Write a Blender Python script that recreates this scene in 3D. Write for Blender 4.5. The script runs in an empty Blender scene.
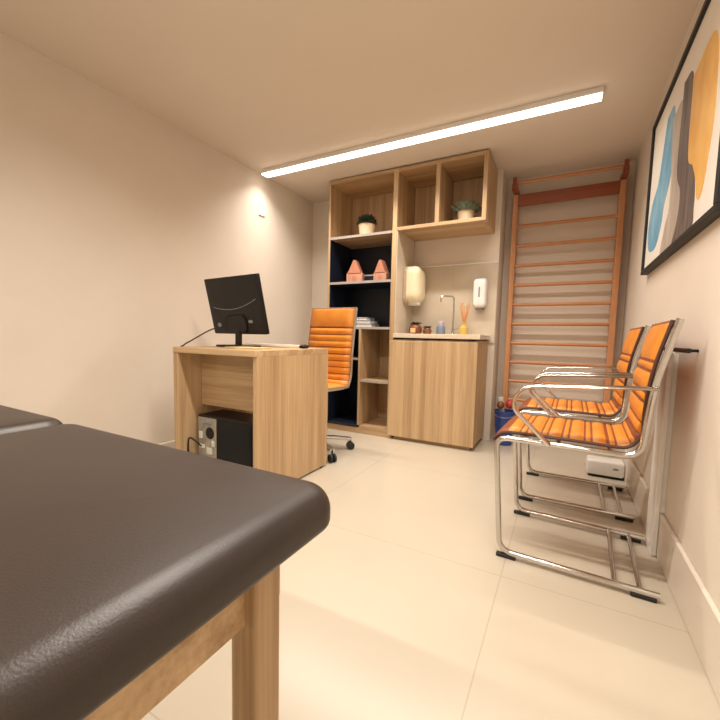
import bpy, bmesh, math, random
from mathutils import Vector, Matrix
random.seed(7)
PI = math.pi
scene = bpy.context.scene
col = scene.collection

# ------------------------------------------------------------------ camera
cam_data = bpy.data.cameras.new('camera')
cam = bpy.data.objects.new('camera', cam_data)
col.objects.link(cam)
cam_data.sensor_width = 36.0
cam_data.lens = 19.0
cam_data.shift_y = 8.0 / 720.0
cam_data.clip_start = 0.02
R = Matrix(((0.8803007873, -0.0594737817, 0.4706733402),
            (0.4738646417, 0.0624114406, -0.8783832483),
            (0.0228653717, 0.9962769100, 0.0831233626)))
cam.matrix_world = Matrix.Translation((0, 0, 0.83)) @ R.to_4x4()
scene.camera = cam

# ------------------------------------------------------------------ world, exposure, lights
world = bpy.data.worlds.new('world')
scene.world = world
world.use_nodes = True
world.node_tree.nodes['Background'].inputs[0].default_value = (1.0, 0.9, 0.78, 1)
world.node_tree.nodes['Background'].inputs[1].default_value = 0.15
scene.view_settings.view_transform = 'Standard'
scene.view_settings.look = 'None'
scene.view_settings.gamma = 1.0
scene.view_settings.use_curve_mapping = False
scene.view_settings.exposure = 0.68
LIGHT = (1.0, 0.905, 0.80)
SPREAD = math.radians(148)


def area(name, loc, sx, sy, power, rot=(0, 0, 0)):
    l = bpy.data.lights.new(name, 'AREA')
    l.shape = 'RECTANGLE'
    l.size = sx
    l.size_y = sy
    l.energy = power
    l.color = LIGHT
    l.spread = SPREAD          # beam narrowed to keep shelf interiors and high walls darker
    o = bpy.data.objects.new(name, l)
    o.location = loc
    o.rotation_euler = rot
    col.objects.link(o)
    return o


CEIL = 2.15
XL, XR = -2.3, 0.377
YS, YN, YB = 3.22, 3.47, -1.6     # sink wall, niche wall, wall behind the camera
area('strip_light_glow', (-1.07, 2.45, CEIL - 0.045), 2.25, 0.05, 16).data.spread = math.radians(128)
area('near_strip_light_glow', (-0.63, 0.95, CEIL - 0.045), 1.35, 0.05, 19)
area('rear_fill_light_glow', (-0.9, -0.7, CEIL - 0.045), 1.8, 0.05, 18)  # fill light of the added rear lamp, behind the camera


# ------------------------------------------------------------------ materials
def mat(name, color, rough=0.5, metal=0.0, spec=0.5, emis=None, es=0.0, trans=0.0):
    m = bpy.data.materials.new(name)
    m.use_nodes = True
    b = m.node_tree.nodes['Principled BSDF']
    b.inputs['Base Color'].default_value = (*color, 1)
    b.inputs['Roughness'].default_value = rough
    b.inputs['Metallic'].default_value = metal
    b.inputs['Specular IOR Level'].default_value = spec
    if trans:
        b.inputs['Transmission Weight'].default_value = trans
    if emis:
        b.inputs['Emission Color'].default_value = (*emis, 1)
        b.inputs['Emission Strength'].default_value = es
    return m


def noisy(name, c1, c2, scale=(5, 5, 5), rough=0.5, metal=0.0, bump=0.0, detail=4, spec=0.5, bscale=None):
    m = mat(name, c1, rough, metal, spec)
    nt = m.node_tree
    b = nt.nodes['Principled BSDF']
    tc = nt.nodes.new('ShaderNodeTexCoord')
    mp = nt.nodes.new('ShaderNodeMapping')
    mp.inputs['Scale'].default_value = scale
    n = nt.nodes.new('ShaderNodeTexNoise')
    n.inputs['Scale'].default_value = 1.0
    n.inputs['Detail'].default_value = detail
    r = nt.nodes.new('ShaderNodeValToRGB')
    r.color_ramp.elements[0].color = (*c1, 1)
    r.color_ramp.elements[1].color = (*c2, 1)
    r.color_ramp.elements[0].position = 0.32
    r.color_ramp.elements[1].position = 0.68
    nt.links.new(tc.outputs['Object'], mp.inputs['Vector'])
    nt.links.new(mp.outputs['Vector'], n.inputs['Vector'])
    nt.links.new(n.outputs['Fac'], r.inputs['Fac'])
    nt.links.new(r.outputs['Color'], b.inputs['Base Color'])
    if bump:
        n2 = n
        if bscale:
            n2 = nt.nodes.new('ShaderNodeTexNoise')
            n2.inputs['Scale'].default_value = bscale
            n2.inputs['Detail'].default_value = 3
            nt.links.new(tc.outputs['Object'], n2.inputs['Vector'])
        bp = nt.nodes.new('ShaderNodeBump')
        bp.inputs['Strength'].default_value = bump
        bp.inputs['Distance'].default_value = 0.002
        nt.links.new(n2.outputs['Fac'], bp.inputs['Height'])
        nt.links.new(bp.outputs['Normal'], b.inputs['Normal'])
    return m


def oak(name, axis, light, dark, rough=0.45):
    """wood grain running along one axis, broad streaks and fine pores"""
    sc = [38.0, 38.0, 38.0]
    sc['xyz'.index(axis)] = 0.9
    m = mat(name, light, rough)
    nt = m.node_tree
    b = nt.nodes['Principled BSDF']
    tc = nt.nodes.new('ShaderNodeTexCoord')

    def layer(mul, detail, dist):
        mp = nt.nodes.new('ShaderNodeMapping')
        mp.inputs['Scale'].default_value = [s * mul for s in sc]
        n = nt.nodes.new('ShaderNodeTexNoise')
        n.inputs['Scale'].default_value = 1.0
        n.inputs['Detail'].default_value = detail
        n.inputs['Distortion'].default_value = dist
        nt.links.new(tc.outputs['Object'], mp.inputs['Vector'])
        nt.links.new(mp.outputs['Vector'], n.inputs['Vector'])
        return n
    a = layer(0.30, 3, 0.9)
    f = layer(3.2, 4, 0.0)
    mx = nt.nodes.new('ShaderNodeMath')
    mx.operation = 'MULTIPLY_ADD'
    mx.inputs[1].default_value = 0.35
    nt.links.new(f.outputs['Fac'], mx.inputs[0])
    ml = nt.nodes.new('ShaderNodeMath')
    ml.operation = 'MULTIPLY'
    ml.inputs[1].default_value = 0.65
    nt.links.new(a.outputs['Fac'], ml.inputs[0])
    nt.links.new(ml.outputs[0], mx.inputs[2])
    r = nt.nodes.new('ShaderNodeValToRGB')
    r.color_ramp.elements[0].position = 0.36
    r.color_ramp.elements[0].color = (*dark, 1)
    r.color_ramp.elements[1].position = 0.62
    r.color_ramp.elements[1].color = (*light, 1)
    nt.links.new(mx.outputs[0], r.inputs['Fac'])
    nt.links.new(r.outputs['Color'], b.inputs['Base Color'])
    bp = nt.nodes.new('ShaderNodeBump')
    bp.inputs['Strength'].default_value = 0.15
    bp.inputs['Distance'].default_value = 0.001
    nt.links.new(f.outputs['Fac'], bp.inputs['Height'])
    nt.links.new(bp.outputs['Normal'], b.inputs['Normal'])
    return m


OL, OD = (0.60, 0.42, 0.235), (0.36, 0.22, 0.11)
M = dict(
    wall=noisy('warm_white_paint', (0.72, 0.645, 0.56), (0.75, 0.675, 0.585), (3, 3, 3), 0.75, bump=0.08, bscale=180),
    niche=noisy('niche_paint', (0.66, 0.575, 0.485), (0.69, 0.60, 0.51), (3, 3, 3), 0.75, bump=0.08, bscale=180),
    ceil=noisy('ceiling_paint', (0.74, 0.665, 0.575), (0.76, 0.685, 0.595), (2, 2, 2), 0.85),
    base=mat('baseboard_paint', (0.74, 0.67, 0.58), 0.35),
    oakz=oak('oak_upright_grain', 'z', OL, OD),
    oakx=oak('oak_cross_grain', 'x', OL, OD),
    oaky=oak('oak_deep_grain', 'y', OL, OD),
    edge=noisy('pale_shelf_edging', (0.36, 0.32, 0.29), (0.42, 0.38, 0.34), (20, 20, 20), 0.4),
    navy=noisy('navy_laminate', (0.006, 0.010, 0.022), (0.009, 0.014, 0.030), (8, 8, 8), 0.45),
    redwood=oak('red_stained_pine_rail', 'x', (0.58, 0.27, 0.11), (0.46, 0.19, 0.07), 0.35),
    redwoodz=oak('red_stained_pine_post', 'z', (0.62, 0.31, 0.15), (0.50, 0.22, 0.095), 0.35),
    darkred=oak('dark_red_board', 'x', (0.30, 0.075, 0.022), (0.20, 0.045, 0.014), 0.35),  # deeper red than the rungs and posts
    chrome=noisy('polished_chrome', (0.60, 0.58, 0.56), (0.66, 0.64, 0.62), (4, 4, 4), 0.12, 1.0),
    steel=noisy('brushed_aluminium', (0.62, 0.61, 0.60), (0.68, 0.67, 0.66), (4, 4, 80), 0.3, 1.0),
    rubber=noisy('black_rubber', (0.012, 0.011, 0.010), (0.018, 0.016, 0.015), (40, 40, 40), 0.6),
    orange=noisy('orange_leather', (0.66, 0.225, 0.022), (0.74, 0.27, 0.03), (14, 14, 14), 0.42, bump=0.2, bscale=300),
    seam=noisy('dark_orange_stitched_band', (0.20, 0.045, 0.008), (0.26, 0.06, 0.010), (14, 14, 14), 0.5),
    piping=noisy('dark_brown_edge_leather', (0.055, 0.018, 0.008), (0.08, 0.025, 0.012), (14, 14, 14), 0.5),
    vinyl=noisy('dark_brown_vinyl', (0.022, 0.013, 0.010), (0.027, 0.017, 0.013), (6, 6, 6), 0.42, bump=0.15, spec=0.55, bscale=420),
    black=noisy('black_plastic', (0.007, 0.006, 0.006), (0.010, 0.009, 0.009), (30, 30, 30), 0.4, spec=0.3),
    screen=noisy('dark_glass', (0.008, 0.009, 0.010), (0.010, 0.011, 0.012), (5, 5, 5), 0.4, spec=0.2),
    grey=noisy('grey_plastic', (0.22, 0.22, 0.23), (0.27, 0.27, 0.28), (30, 30, 30), 0.4),
    white=noisy('white_plastic', (0.82, 0.80, 0.77), (0.86, 0.84, 0.81), (10, 10, 10), 0.3),
    cream=noisy('cream_plastic', (0.80, 0.72, 0.50), (0.84, 0.76, 0.54), (6, 6, 6), 0.3),
    tan=noisy('tan_plastic', (0.45, 0.33, 0.24), (0.5, 0.38, 0.28), (20, 20, 20), 0.4),
    stone=noisy('cream_quartz', (0.66, 0.56, 0.43), (0.72, 0.62, 0.49), (60, 60, 60), 0.22),
    pot=noisy('cream_ceramic', (0.74, 0.62, 0.44), (0.80, 0.68, 0.50), (12, 12, 12), 0.35),
    leaf=noisy('dark_green_leaf', (0.012, 0.022, 0.014), (0.03, 0.05, 0.028), (60, 60, 60), 0.5),
    leafg=noisy('grey_green_leaf', (0.10, 0.16, 0.13), (0.26, 0.33, 0.28), (50, 50, 50), 0.5),
    soil=noisy('dark_soil', (0.015, 0.010, 0.008), (0.04, 0.025, 0.015), (120, 120, 120), 0.9),
    copper=noisy('pink_copper_wood', (0.55, 0.25, 0.17), (0.64, 0.32, 0.22), (30, 30, 8), 0.4),
    roofm=noisy('rose_roof', (0.48, 0.19, 0.12), (0.56, 0.25, 0.16), (30, 30, 8), 0.4),
    paper=noisy('pale_paper', (0.62, 0.60, 0.58), (0.70, 0.68, 0.66), (3, 3, 200), 0.7),
    greycover=noisy('grey_book_cover', (0.22, 0.21, 0.21), (0.30, 0.29, 0.29), (20, 20, 20), 0.6),
    yellowpaper=noisy('manila_paper', (0.78, 0.60, 0.30), (0.82, 0.65, 0.35), (10, 10, 10), 0.7),
    brown=noisy('brown_glaze', (0.16, 0.05, 0.02), (0.25, 0.09, 0.035), (30, 30, 30), 0.25),
    tan2=noisy('cork_label', (0.78, 0.48, 0.22), (0.82, 0.54, 0.28), (40, 40, 40), 0.6),
    bluegrey=noisy('blue_grey_jar', (0.14, 0.17, 0.24), (0.20, 0.23, 0.31), (20, 20, 20), 0.3),
    lilac=noisy('lilac_cap', (0.45, 0.40, 0.48), (0.52, 0.47, 0.55), (20, 20, 20), 0.4),
    amber=mat('amber_liquid_glass', (0.62, 0.42, 0.10), 0.1, spec=0.6),
    reed=noisy('orange_reed', (0.62, 0.26, 0.08), (0.70, 0.33, 0.12), (60, 60, 60), 0.6),
    blue=noisy('blue_plastic', (0.02, 0.05, 0.22), (0.03, 0.07, 0.28), (20, 20, 20), 0.4),
    red=noisy('red_rubber', (0.40, 0.03, 0.03), (0.50, 0.05, 0.04), (20, 20, 20), 0.4),
    pcb=noisy('grey_metal_plate', (0.34, 0.31, 0.26), (0.48, 0.45, 0.38), (60, 60, 60), 0.4, 0.6),
    port=noisy('pale_connector', (0.55, 0.55, 0.48), (0.65, 0.65, 0.58), (60, 60, 60), 0.4),
    frame=noisy('black_frame_lacquer', (0.006, 0.005, 0.005), (0.010, 0.008, 0.007), (30, 30, 30), 0.55),
    art_paper=noisy('art_off_white', (0.80, 0.76, 0.69), (0.86, 0.82, 0.75), (6, 6, 6), 0.6),
    art_blue=noisy('art_blue_wash', (0.10, 0.30, 0.50), (0.26, 0.48, 0.62), (9, 9, 5), 0.6),
    art_grey=noisy('art_grey_wash', (0.40, 0.33, 0.28), (0.56, 0.49, 0.42), (14, 26, 4), 0.6),
    art_brown=noisy('art_umber_wash', (0.08, 0.06, 0.055), (0.20, 0.15, 0.13), (14, 30, 4), 0.6),
    art_gold=noisy('art_ochre_wash', (0.78, 0.40, 0.08), (0.86, 0.54, 0.16), (14, 10, 6), 0.6),
    lampmat=mat('lamp_diffuser', (1, 1, 1), 0.5, emis=(1.0, 0.90, 0.78), es=3.2),
)


def grid_material(name, c1, c2, joint, sx, sy, ox, oy, width, rough, axes=('X', 'Y'), patch=1.2):
    """smooth slabs with fine joint lines laid on a grid"""
    m = noisy(name, c1, c2, (patch, patch, patch), rough, detail=5)
    nt = m.node_tree
    b = nt.nodes['Principled BSDF']
    ramp = [n for n in nt.nodes if n.type == 'VALTORGB'][0]
    tc = [n for n in nt.nodes if n.type == 'TEX_COORD'][0]
    sep = nt.nodes.new('ShaderNodeSeparateXYZ')
    nt.links.new(tc.outputs['Object'], sep.inputs[0])

    def line(axis, size, off):
        a = nt.nodes.new('ShaderNodeMath'); a.operation = 'SUBTRACT'; a.inputs[1].default_value = off - size / 2
        nt.links.new(sep.outputs[axis], a.inputs[0])
        w = nt.nodes.new('ShaderNodeMath'); w.operation = 'WRAP'; w.inputs[1].default_value = size; w.inputs[2].default_value = 0
        nt.links.new(a.outputs[0], w.inputs[0])
        s = nt.nodes.new('ShaderNodeMath'); s.operation = 'SUBTRACT'; s.inputs[1].default_value = size / 2
        nt.links.new(w.outputs[0], s.inputs[0])
        ab = nt.nodes.new('ShaderNodeMath'); ab.operation = 'ABSOLUTE'
        nt.links.new(s.outputs[0], ab.inputs[0])
        lt = nt.nodes.new('ShaderNodeMath'); lt.operation = 'LESS_THAN'; lt.inputs[1].default_value = width / 2
        nt.links.new(ab.outputs[0], lt.inputs[0])
        return lt
    l1, l2 = line(axes[0], sx, ox), line(axes[1], sy, oy)
    mx = nt.nodes.new('ShaderNodeMath'); mx.operation = 'MAXIMUM'
    nt.links.new(l1.outputs[0], mx.inputs[0]); nt.links.new(l2.outputs[0], mx.inputs[1])
    mix = nt.nodes.new('ShaderNodeMix'); mix.data_type = 'RGBA'
    nt.links.new(mx.outputs[0], mix.inputs['Factor'])
    nt.links.new(ramp.outputs['Color'], mix.inputs[6])
    mix.inputs[7].default_value = (*joint, 1)
    nt.links.new(mix.outputs[2], b.inputs['Base Color'])
    return m


M['floor'] = grid_material('polished_cream_tiles', (0.50, 0.445, 0.355), (0.545, 0.485, 0.39), (0.44, 0.385, 0.30),
                           0.9, 0.9, -0.15, 1.365, 0.004, 0.24)
M['tile'] = grid_material('beige_wall_tile', (0.56, 0.48, 0.37), (0.64, 0.56, 0.45), (0.50, 0.43, 0.34),
                          0.6, 0.6, -0.85, 0.86, 0.002, 0.28, axes=('X', 'Z'), patch=5)


# ------------------------------------------------------------------ mesh helpers
def nb():
    return bmesh.new()


def root_loc(p):
    while p is not None and p.parent is not None:
        p = p.parent
    return p.location if p is not None else Vector((0, 0, 0))


def link(name, bm, m, parent=None, smooth=False, world=True, base=None):
    """one mesh object; bm holds place coordinates when world, local ones otherwise"""
    bmesh.ops.recalc_face_normals(bm, faces=bm.faces[:])
    me = bpy.data.meshes.new(name)
    bm.to_mesh(me)
    bm.free()
    o = bpy.data.objects.new(name, me)
    col.objects.link(o)
    for mm in (m if isinstance(m, (list, tuple)) else [m]):
        me.materials.append(mm)
    if parent is not None:
        if world:
            me.transform(Matrix.Translation(-root_loc(parent)))
        o.parent = parent
    elif base is not None:
        me.transform(Matrix.Translation(-Vector(base)))
        o.location = base
    if smooth:
        for p in me.polygons:
            p.use_smooth = True
        if smooth != 'all':
            try:
                me.set_sharp_from_angle(angle=math.radians(38))
            except Exception:
                pass
    return o


def thing(name, loc, label, cat, group=None, rz=0):
    o = bpy.data.objects.new(name, None)
    o.empty_display_size = 0.05
    o.location = loc
    o.rotation_euler = (0, 0, rz)
    col.objects.link(o)
    return tag(o, label, cat, group)


def tag(o, label, cat, group=None):
    o['label'] = label
    o['category'] = cat
    if group:
        o['group'] = group
    return o


def struct(name, bm, m, smooth=False):
    o = link(name, bm, m, smooth=smooth)
    o['kind'] = 'structure'
    return o


def box(bm, x0, x1, y0, y1, z0, z1, bev=0.0, seg=2, mi=0):
    vs = [bm.verts.new((x, y, z)) for x in (x0, x1) for y in (y0, y1) for z in (z0, z1)]
    f = []
    for idx in ((0, 1, 3, 2), (4, 6, 7, 5), (0, 4, 5, 1), (2, 3, 7, 6), (0, 2, 6, 4), (1, 5, 7, 3)):
        fc = bm.faces.new([vs[i] for i in idx])
        fc.material_index = mi
        f.append(fc)
    if bev > 0:
        es = list({e for fc in f for e in fc.edges})
        r = bmesh.ops.bevel(bm, geom=es, offset=bev, segments=seg, profile=0.5, affect='EDGES')
        for fc in r['faces']:
            fc.material_index = mi
    return bm


def ring_faces(bm, a, b, mi=0):
    n = len(a)
    for i in range(n):
        f = bm.faces.new((a[i], a[(i + 1) % n], b[(i + 1) % n], b[i]))
        f.material_index = mi


def rr_outline(hx, hy, r, n=8):
    """rounded rectangle outline"""
    pts = []
    r = max(min(r, hx - 1e-4, hy - 1e-4), 1e-4)
    for cx, cy, a0 in ((hx - r, hy - r, 0), (-hx + r, hy - r, PI / 2), (-hx + r, -hy + r, PI), (hx - r, -hy + r, 1.5 * PI)):
        for k in range(n + 1):
            a = a0 + PI / 2 * k / n
            pts.append((cx + r * math.cos(a), cy + r * math.sin(a)))
    return pts


def pad(bm, hx, hy, z0, z1, R, r, crown=0.0, n=8, k=6, T=None, mi=0, rb=None):
    """cushion-like block: rounded in plan (R) and over its rim (r), crowned on top; T places it"""
    rb = r if rb is None else rb
    T = T or Matrix.Identity(4)
    rings = []

    def ring(d, z):
        pts = rr_outline(hx - d, hy - d, max(R - d, 0.002), n)
        rings.append([bm.verts.new(T @ Vector((x, y, z))) for x, y in pts])
    m = min(hx, hy)
    for d in (0.75 * m, 0.45 * m, 0.2 * m + rb):
        ring(d, z0)
    for i in range(k + 1):
        a = PI / 2 * i / k
        ring(rb * (1 - math.sin(a)), z0 + rb * (1 - math.cos(a)))
    for i in range(k + 1):
        a = PI / 2 * i / k
        ring(r * (1 - math.cos(a)), z1 - r + r * math.sin(a))
    for t in (0.12, 0.25, 0.4, 0.6, 0.8, 0.95):
        ring(r + (m - r) * t * 0.98, z1 + crown * (1 - (1 - t) ** 2))
    for a, b in zip(rings, rings[1:]):
        ring_faces(bm, a, b, mi)
    f = bm.faces.new(rings[0][::-1]); f.material_index = mi
    f = bm.faces.new(rings[-1]); f.material_index = mi
    return bm


def lathe(bm, prof, cx=0, cy=0, cz=0, n=24, T=None, mi=0):
    """profile of (radius, height)"""
    T = T or Matrix.Identity(4)
    rings = []
    for r, z in prof:
        rings.append([bm.verts.new(T @ Vector((cx + max(r, 1e-4) * math.cos(2 * PI * i / n),
                                               cy + max(r, 1e-4) * math.sin(2 * PI * i / n), cz + z))) for i in range(n)])
    for a, b in zip(rings, rings[1:]):
        ring_faces(bm, a, b, mi)
    bm.faces.new(rings[0][::-1]).material_index = mi
    bm.faces.new(rings[-1]).material_index = mi
    return bm


def fillet(pts, rad, n=6):
    """round the corners of a polyline"""
    P = [Vector(p) for p in pts]
    out = [P[0]]
    for i in range(1, len(P) - 1):
        r = rad[i] if isinstance(rad, (list, tuple)) else rad
        a, b, c = P[i - 1], P[i], P[i + 1]
        u, v = (a - b), (c - b)
        lu, lv = u.length, v.length
        u.normalize(); v.normalize()
        d = min(r, lu * 0.49, lv * 0.49)
        p0, p1 = b + u * d, b + v * d
        for k in range(n + 1):
            t = k / n
            out.append((1 - t) ** 2 * p0 + 2 * t * (1 - t) * b + t * t * p1)
    out.append(P[-1])
    return out


def tube(bm, pts, r, seg=10, r2=None, up=(0, 1, 0), mi=0, cap=True):
    """round (r) or oval (r across, r2 along up) bar swept along a path"""
    P = [Vector(p) for p in pts]
    r2 = r if r2 is None else r2
    up = Vector(up)
    rings = []
    for i, p in enumerate(P):
        t = (P[min(i + 1, len(P) - 1)] - P[max(i - 1, 0)]).normalized()
        s = up - t * up.dot(t)
        if s.length < 1e-4:
            s = Vector((1, 0, 0)) - t * t.x
            if s.length < 1e-4:
                s = Vector((0, 1, 0))
        s.normalize()
        q = t.cross(s)
        rings.append([bm.verts.new(p + s * r2 * math.cos(2 * PI * k / seg) + q * r * math.sin(2 * PI * k / seg)) for k in range(seg)])
    for a, b in zip(rings, rings[1:]):
        ring_faces(bm, a, b, mi)
    if cap:
        bm.faces.new(rings[0][::-1]).material_index = mi
        bm.faces.new(rings[-1]).material_index = mi
    return bm


def smooth_path(pts, n=8):
    P = [Vector(p) for p in pts]
    P = [P[0] * 2 - P[1]] + P + [P[-1] * 2 - P[-2]]
    out = []
    for i in range(1, len(P) - 2):
        a, b, c, d = P[i - 1:i + 3]
        for k in range(n):
            t = k / n
            out.append(0.5 * (2 * b + (c - a) * t + (2 * a - 5 * b + 4 * c - d) * t * t + (3 * b - a - 3 * c + d) * t ** 3))
    out.append(P[-2])
    return out


def copy_thing(src, loc, label, rz=None, group=None):
    r = src.copy()
    col.objects.link(r)
    r.location = loc
    if rz is not None:
        r.rotation_euler = (0, 0, rz)
    r['label'] = label
    if group:
        r['group'] = group

    def rec(a, b):
        for ch in list(a.children):
            if ch == b:
                continue
            c = ch.copy()
            col.objects.link(c)
            c.parent = b
            rec(ch, c)
    rec(src, r)
    return r


# ------------------------------------------------------------------ room shell
bm = nb(); box(bm, XL - 0.1, XR + 0.1, YB - 0.1, YN + 0.1, -0.1, 0.0); struct('floor', bm, M['floor'])
bm = nb(); box(bm, XL - 0.1, XR + 0.1, YB - 0.1, YN + 0.1, CEIL, CEIL + 0.1); struct('ceiling', bm, M['ceil'])
bm = nb(); box(bm, XL - 0.1, XL, YB, YN, 0, CEIL); struct('wall_left', bm, M['wall'])
bm = nb(); box(bm, XR, XR + 0.1, YB, YN, 0, CEIL); struct('wall_right', bm, M['wall'])
bm = nb(); box(bm, XL - 0.1, XR + 0.1, YB - 0.1, YB, 0, CEIL); struct('wall_front', bm, M['wall'])
bm = nb(); box(bm, XL - 0.1, -0.5, YS, YN + 0.1, 0, CEIL); struct('wall_back', bm, M['wall'])
bm = nb(); box(bm, -0.5, XR + 0.1, YN, YN + 0.1, 0, CEIL); struct('wall_niche', bm, M['niche'])
bm = nb(); box(bm, XR - 0.014, XR, YB, YN, 0, 0.175, 0.004, 1); struct('baseboard_right', bm, M['base'])
bm = nb(); box(bm, XL, XL + 0.014, YB, YS, 0, 0.10, 0.004, 1); struct('baseboard_left', bm, M['base'])
# tiled splashback between worktop and cupboards, with its pale capping line
bm = nb(); box(bm, -1.212, -0.502, YS - 0.012, YS, 0.80, 1.437); struct('trim_1', bm, M['tile'])
bm = nb(); box(bm, -1.212, -0.502, YS - 0.015, YS, 1.437, 1.447, 0.002, 1); struct('trim_2', bm, M['white'])

# white pipe casing on the right wall
bm = nb(); box(bm, XR - 0.034, XR - 0.0145, 1.80, 1.915, 0.0, 0.795, 0.004, 2); box(bm, XR - 0.0146, XR, 1.81, 1.905, 0.176, 0.79)
o = link('pipe_casing', bm, M['white'], base=(XR - 0.02, 1.85, 0.0))
tag(o, 'white upright pipe casing on the right wall behind the nearer orange chair', 'casing')
t = thing('wall_rail', (XR, 1.77, 0.80), 'short dark metal rail on the right wall behind the nearer chair back', 'rail')
bm = nb(); tube(bm, [(XR - 0.03, 1.55, 0.808), (XR - 0.03, 1.88, 0.808)], 0.008, 10); link('bar', bm, M['frame'], t, True)
for yy in (1.58, 1.84):
    bm = nb(); tube(bm, [(XR, yy, 0.808), (XR - 0.03, yy, 0.808)], 0.005, 10, up=(0, 0, 1)); link('bracket', bm, M['black'], t, True)
# switch plate high on the left wall
t = thing('wall_plate', (XL, 2.485, 1.82), 'small white cover plate high on the left wall below the ceiling light', 'switch plate')
bm = nb(); box(bm, XL, XL + 0.010, 2.45, 2.52, 1.815, 1.93, 0.003, 2); link('cover', bm, M['white'], t)
bm = nb(); box(bm, XL + 0.010, XL + 0.013, 2.47, 2.50, 1.845, 1.90, 0.001, 1); link('blank_insert', bm, M['white'], t)


# ------------------------------------------------------------------ ceiling strip lights
def strip(x0, x1, y, label):
    t = thing('ceiling_strip_light', ((x0 + x1) / 2, y, CEIL - 0.035), label, 'ceiling light', 'linear ceiling lights')
    bm = nb(); box(bm, x0, x1, y - 0.04, y + 0.04, CEIL - 0.03, CEIL, 0.003, 1); link('housing', bm, M['white'], t)
    bm = nb(); box(bm, x0 + 0.005, x1 - 0.005, y - 0.034, y + 0.034, CEIL - 0.038, CEIL - 0.03); link('diffuser', bm, M['lampmat'], t)


strip(-2.24, 0.10, 2.45, 'white linear ceiling light running from the left wall in front of the cupboards')
strip(-1.33, 0.07, 0.95, 'white linear ceiling light over the open floor in front of the desk')
strip(-1.85, 0.05, -0.7, 'white linear ceiling light added out of view behind the massage table')  # unseen lamp, added to fill the room from behind

# ------------------------------------------------------------------ massage table (foreground)
BT = 0.62
t = thing('massage_table', (-1.2, 0.1, 0), 'large dark brown padded treatment table with wooden legs in the foreground', 'massage table')
for x0, x1 in ((-1.005, -0.270), (-2.20, -1.03)):
    bm = nb()
    cx = (x0 + x1) / 2
    pad(bm, (x1 - x0) / 2, 0.345, BT - 0.058, BT, 0.05, 0.034, 0.004, n=10, k=8, T=Matrix.Translation((cx, 0.118 if x1 > -0.5 else 0.123, 0)), rb=0.012)
    o = link('mattress' if x1 > -0.5 else 'headrest_section', bm, M['vinyl'], t, 'all')
bm = nb()
box(bm, -2.15, -0.325, 0.36, 0.39, BT - 0.15, BT - 0.058, 0.003); box(bm, -2.15, -0.325, -0.17, -0.14, BT - 0.15, BT - 0.058, 0.003)
box(bm, -0.350, -0.325, -0.14, 0.36, BT - 0.15, BT - 0.058, 0.003); box(bm, -2.15, -2.125, -0.14, 0.36, BT - 0.15, BT - 0.058, 0.003)
link('frame', bm, M['oakx'], t)
for lx in (-0.328, -2.10):
    for ly in (0.345, -0.125):
        bm = nb(); box(bm, lx - 0.022, lx + 0.022, ly - 0.022, ly + 0.022, 0.012, BT - 0.058, 0.004)
        o = link('leg', bm, M['oakz'], t)
        bm = nb(); lathe(bm, [(0.018, 0), (0.02, 0.003), (0.02, 0.012)], lx, ly, 0, 16); link('foot_pad', bm, M['rubber'], o, True)

# ------------------------------------------------------------------ desk
DX0, DX1, DY0, DY1, DZ = -1.905, -1.295, 1.36, 1.995, 0.75
t = thing('desk', (-1.6, 1.68, 0), 'light oak desk with panel sides near the left wall, monitor on top', 'desk')
bm = nb(); box(bm, DX0, DX1, DY0, DY1, DZ - 0.032, DZ, 0.0015, 1); link('desk_top', bm, M['oakx'], t)
bm = nb(); box(bm, DX1 - 0.026, DX1, DY0 + 0.008, DY1, 0.012, DZ - 0.032, 0.0015, 1); link('side_panel', bm, M['oakz'], t)
bm = nb(); box(bm, DX0, DX0 + 0.040, DY0 + 0.002, DY1, 0.012, DZ - 0.032, 0.0015, 1); link('side_panel', bm, M['oakz'], t)
bm = nb(); box(bm, DX0 + 0.040, DX1 - 0.026, 1.515, 1.537, 0.41, DZ - 0.032, 0.001, 1); link('modesty_panel', bm, M['oakx'], t)
for fx in (DX0 + 0.02, DX1 - 0.014):
    for fy in (DY0 + 0.05, DY1 - 0.05):
        bm = nb(); lathe(bm, [(0.010, 0), (0.011, 0.012)], fx, fy, 0, 14); link('glide', bm, M['rubber'], t, True)

# computer case under the desk
t = thing('computer_case', (-1.61, 1.54, 0), 'black computer case standing on the floor under the desk, its rear ports showing', 'computer')
PX0, PX1, PY0, PY1, PZ = -1.818, -1.40, 1.45, 1.63, 0.367
bm = nb(); box(bm, PX0, PX1, PY0, PY1, 0.012, PZ, 0.004, 2); link('shell', bm, M['black'], t)
bm = nb(); box(bm, PX0 + 0.006, PX0 + 0.15, PY0 - 0.004, PY0, 0.02, PZ - 0.012, 0.001, 1)
plate = link('rear_plate', bm, M['pcb'], t)
bm = nb()
lathe(bm, [(0.0, 0), (0.010, 0.003), (0.03, 0.003), (0.034, 0.0)], n=20, T=Matrix.Translation((PX0 + 0.10, PY0 - 0.004, 0.27)) @ Matrix.Rotation(PI / 2, 4, 'X'))
link('fan_grille', bm, M['black'], plate, True)
for cx, cz, wx, wz in ((0.035, 0.31, 0.035, 0.03), (0.09, 0.325, 0.05, 0.012), (0.03, 0.255, 0.022, 0.04), (0.13, 0.215, 0.02, 0.03), (0.04, 0.19, 0.04, 0.02), (0.10, 0.17, 0.04, 0.035), (0.10, 0.12, 0.06, 0.012), (0.10, 0.09, 0.06, 0.012), (0.04, 0.12, 0.03, 0.05)):
    bm = nb(); box(bm, PX0 + cx - wx / 2, PX0 + cx + wx / 2, PY0 - 0.012, PY0 - 0.004, cz - wz / 2, cz + wz / 2, 0.001, 1)
    link('port', bm, random.choice([M['port'], M['bluegrey'], M['grey'], M['port']]), plate)
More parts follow.
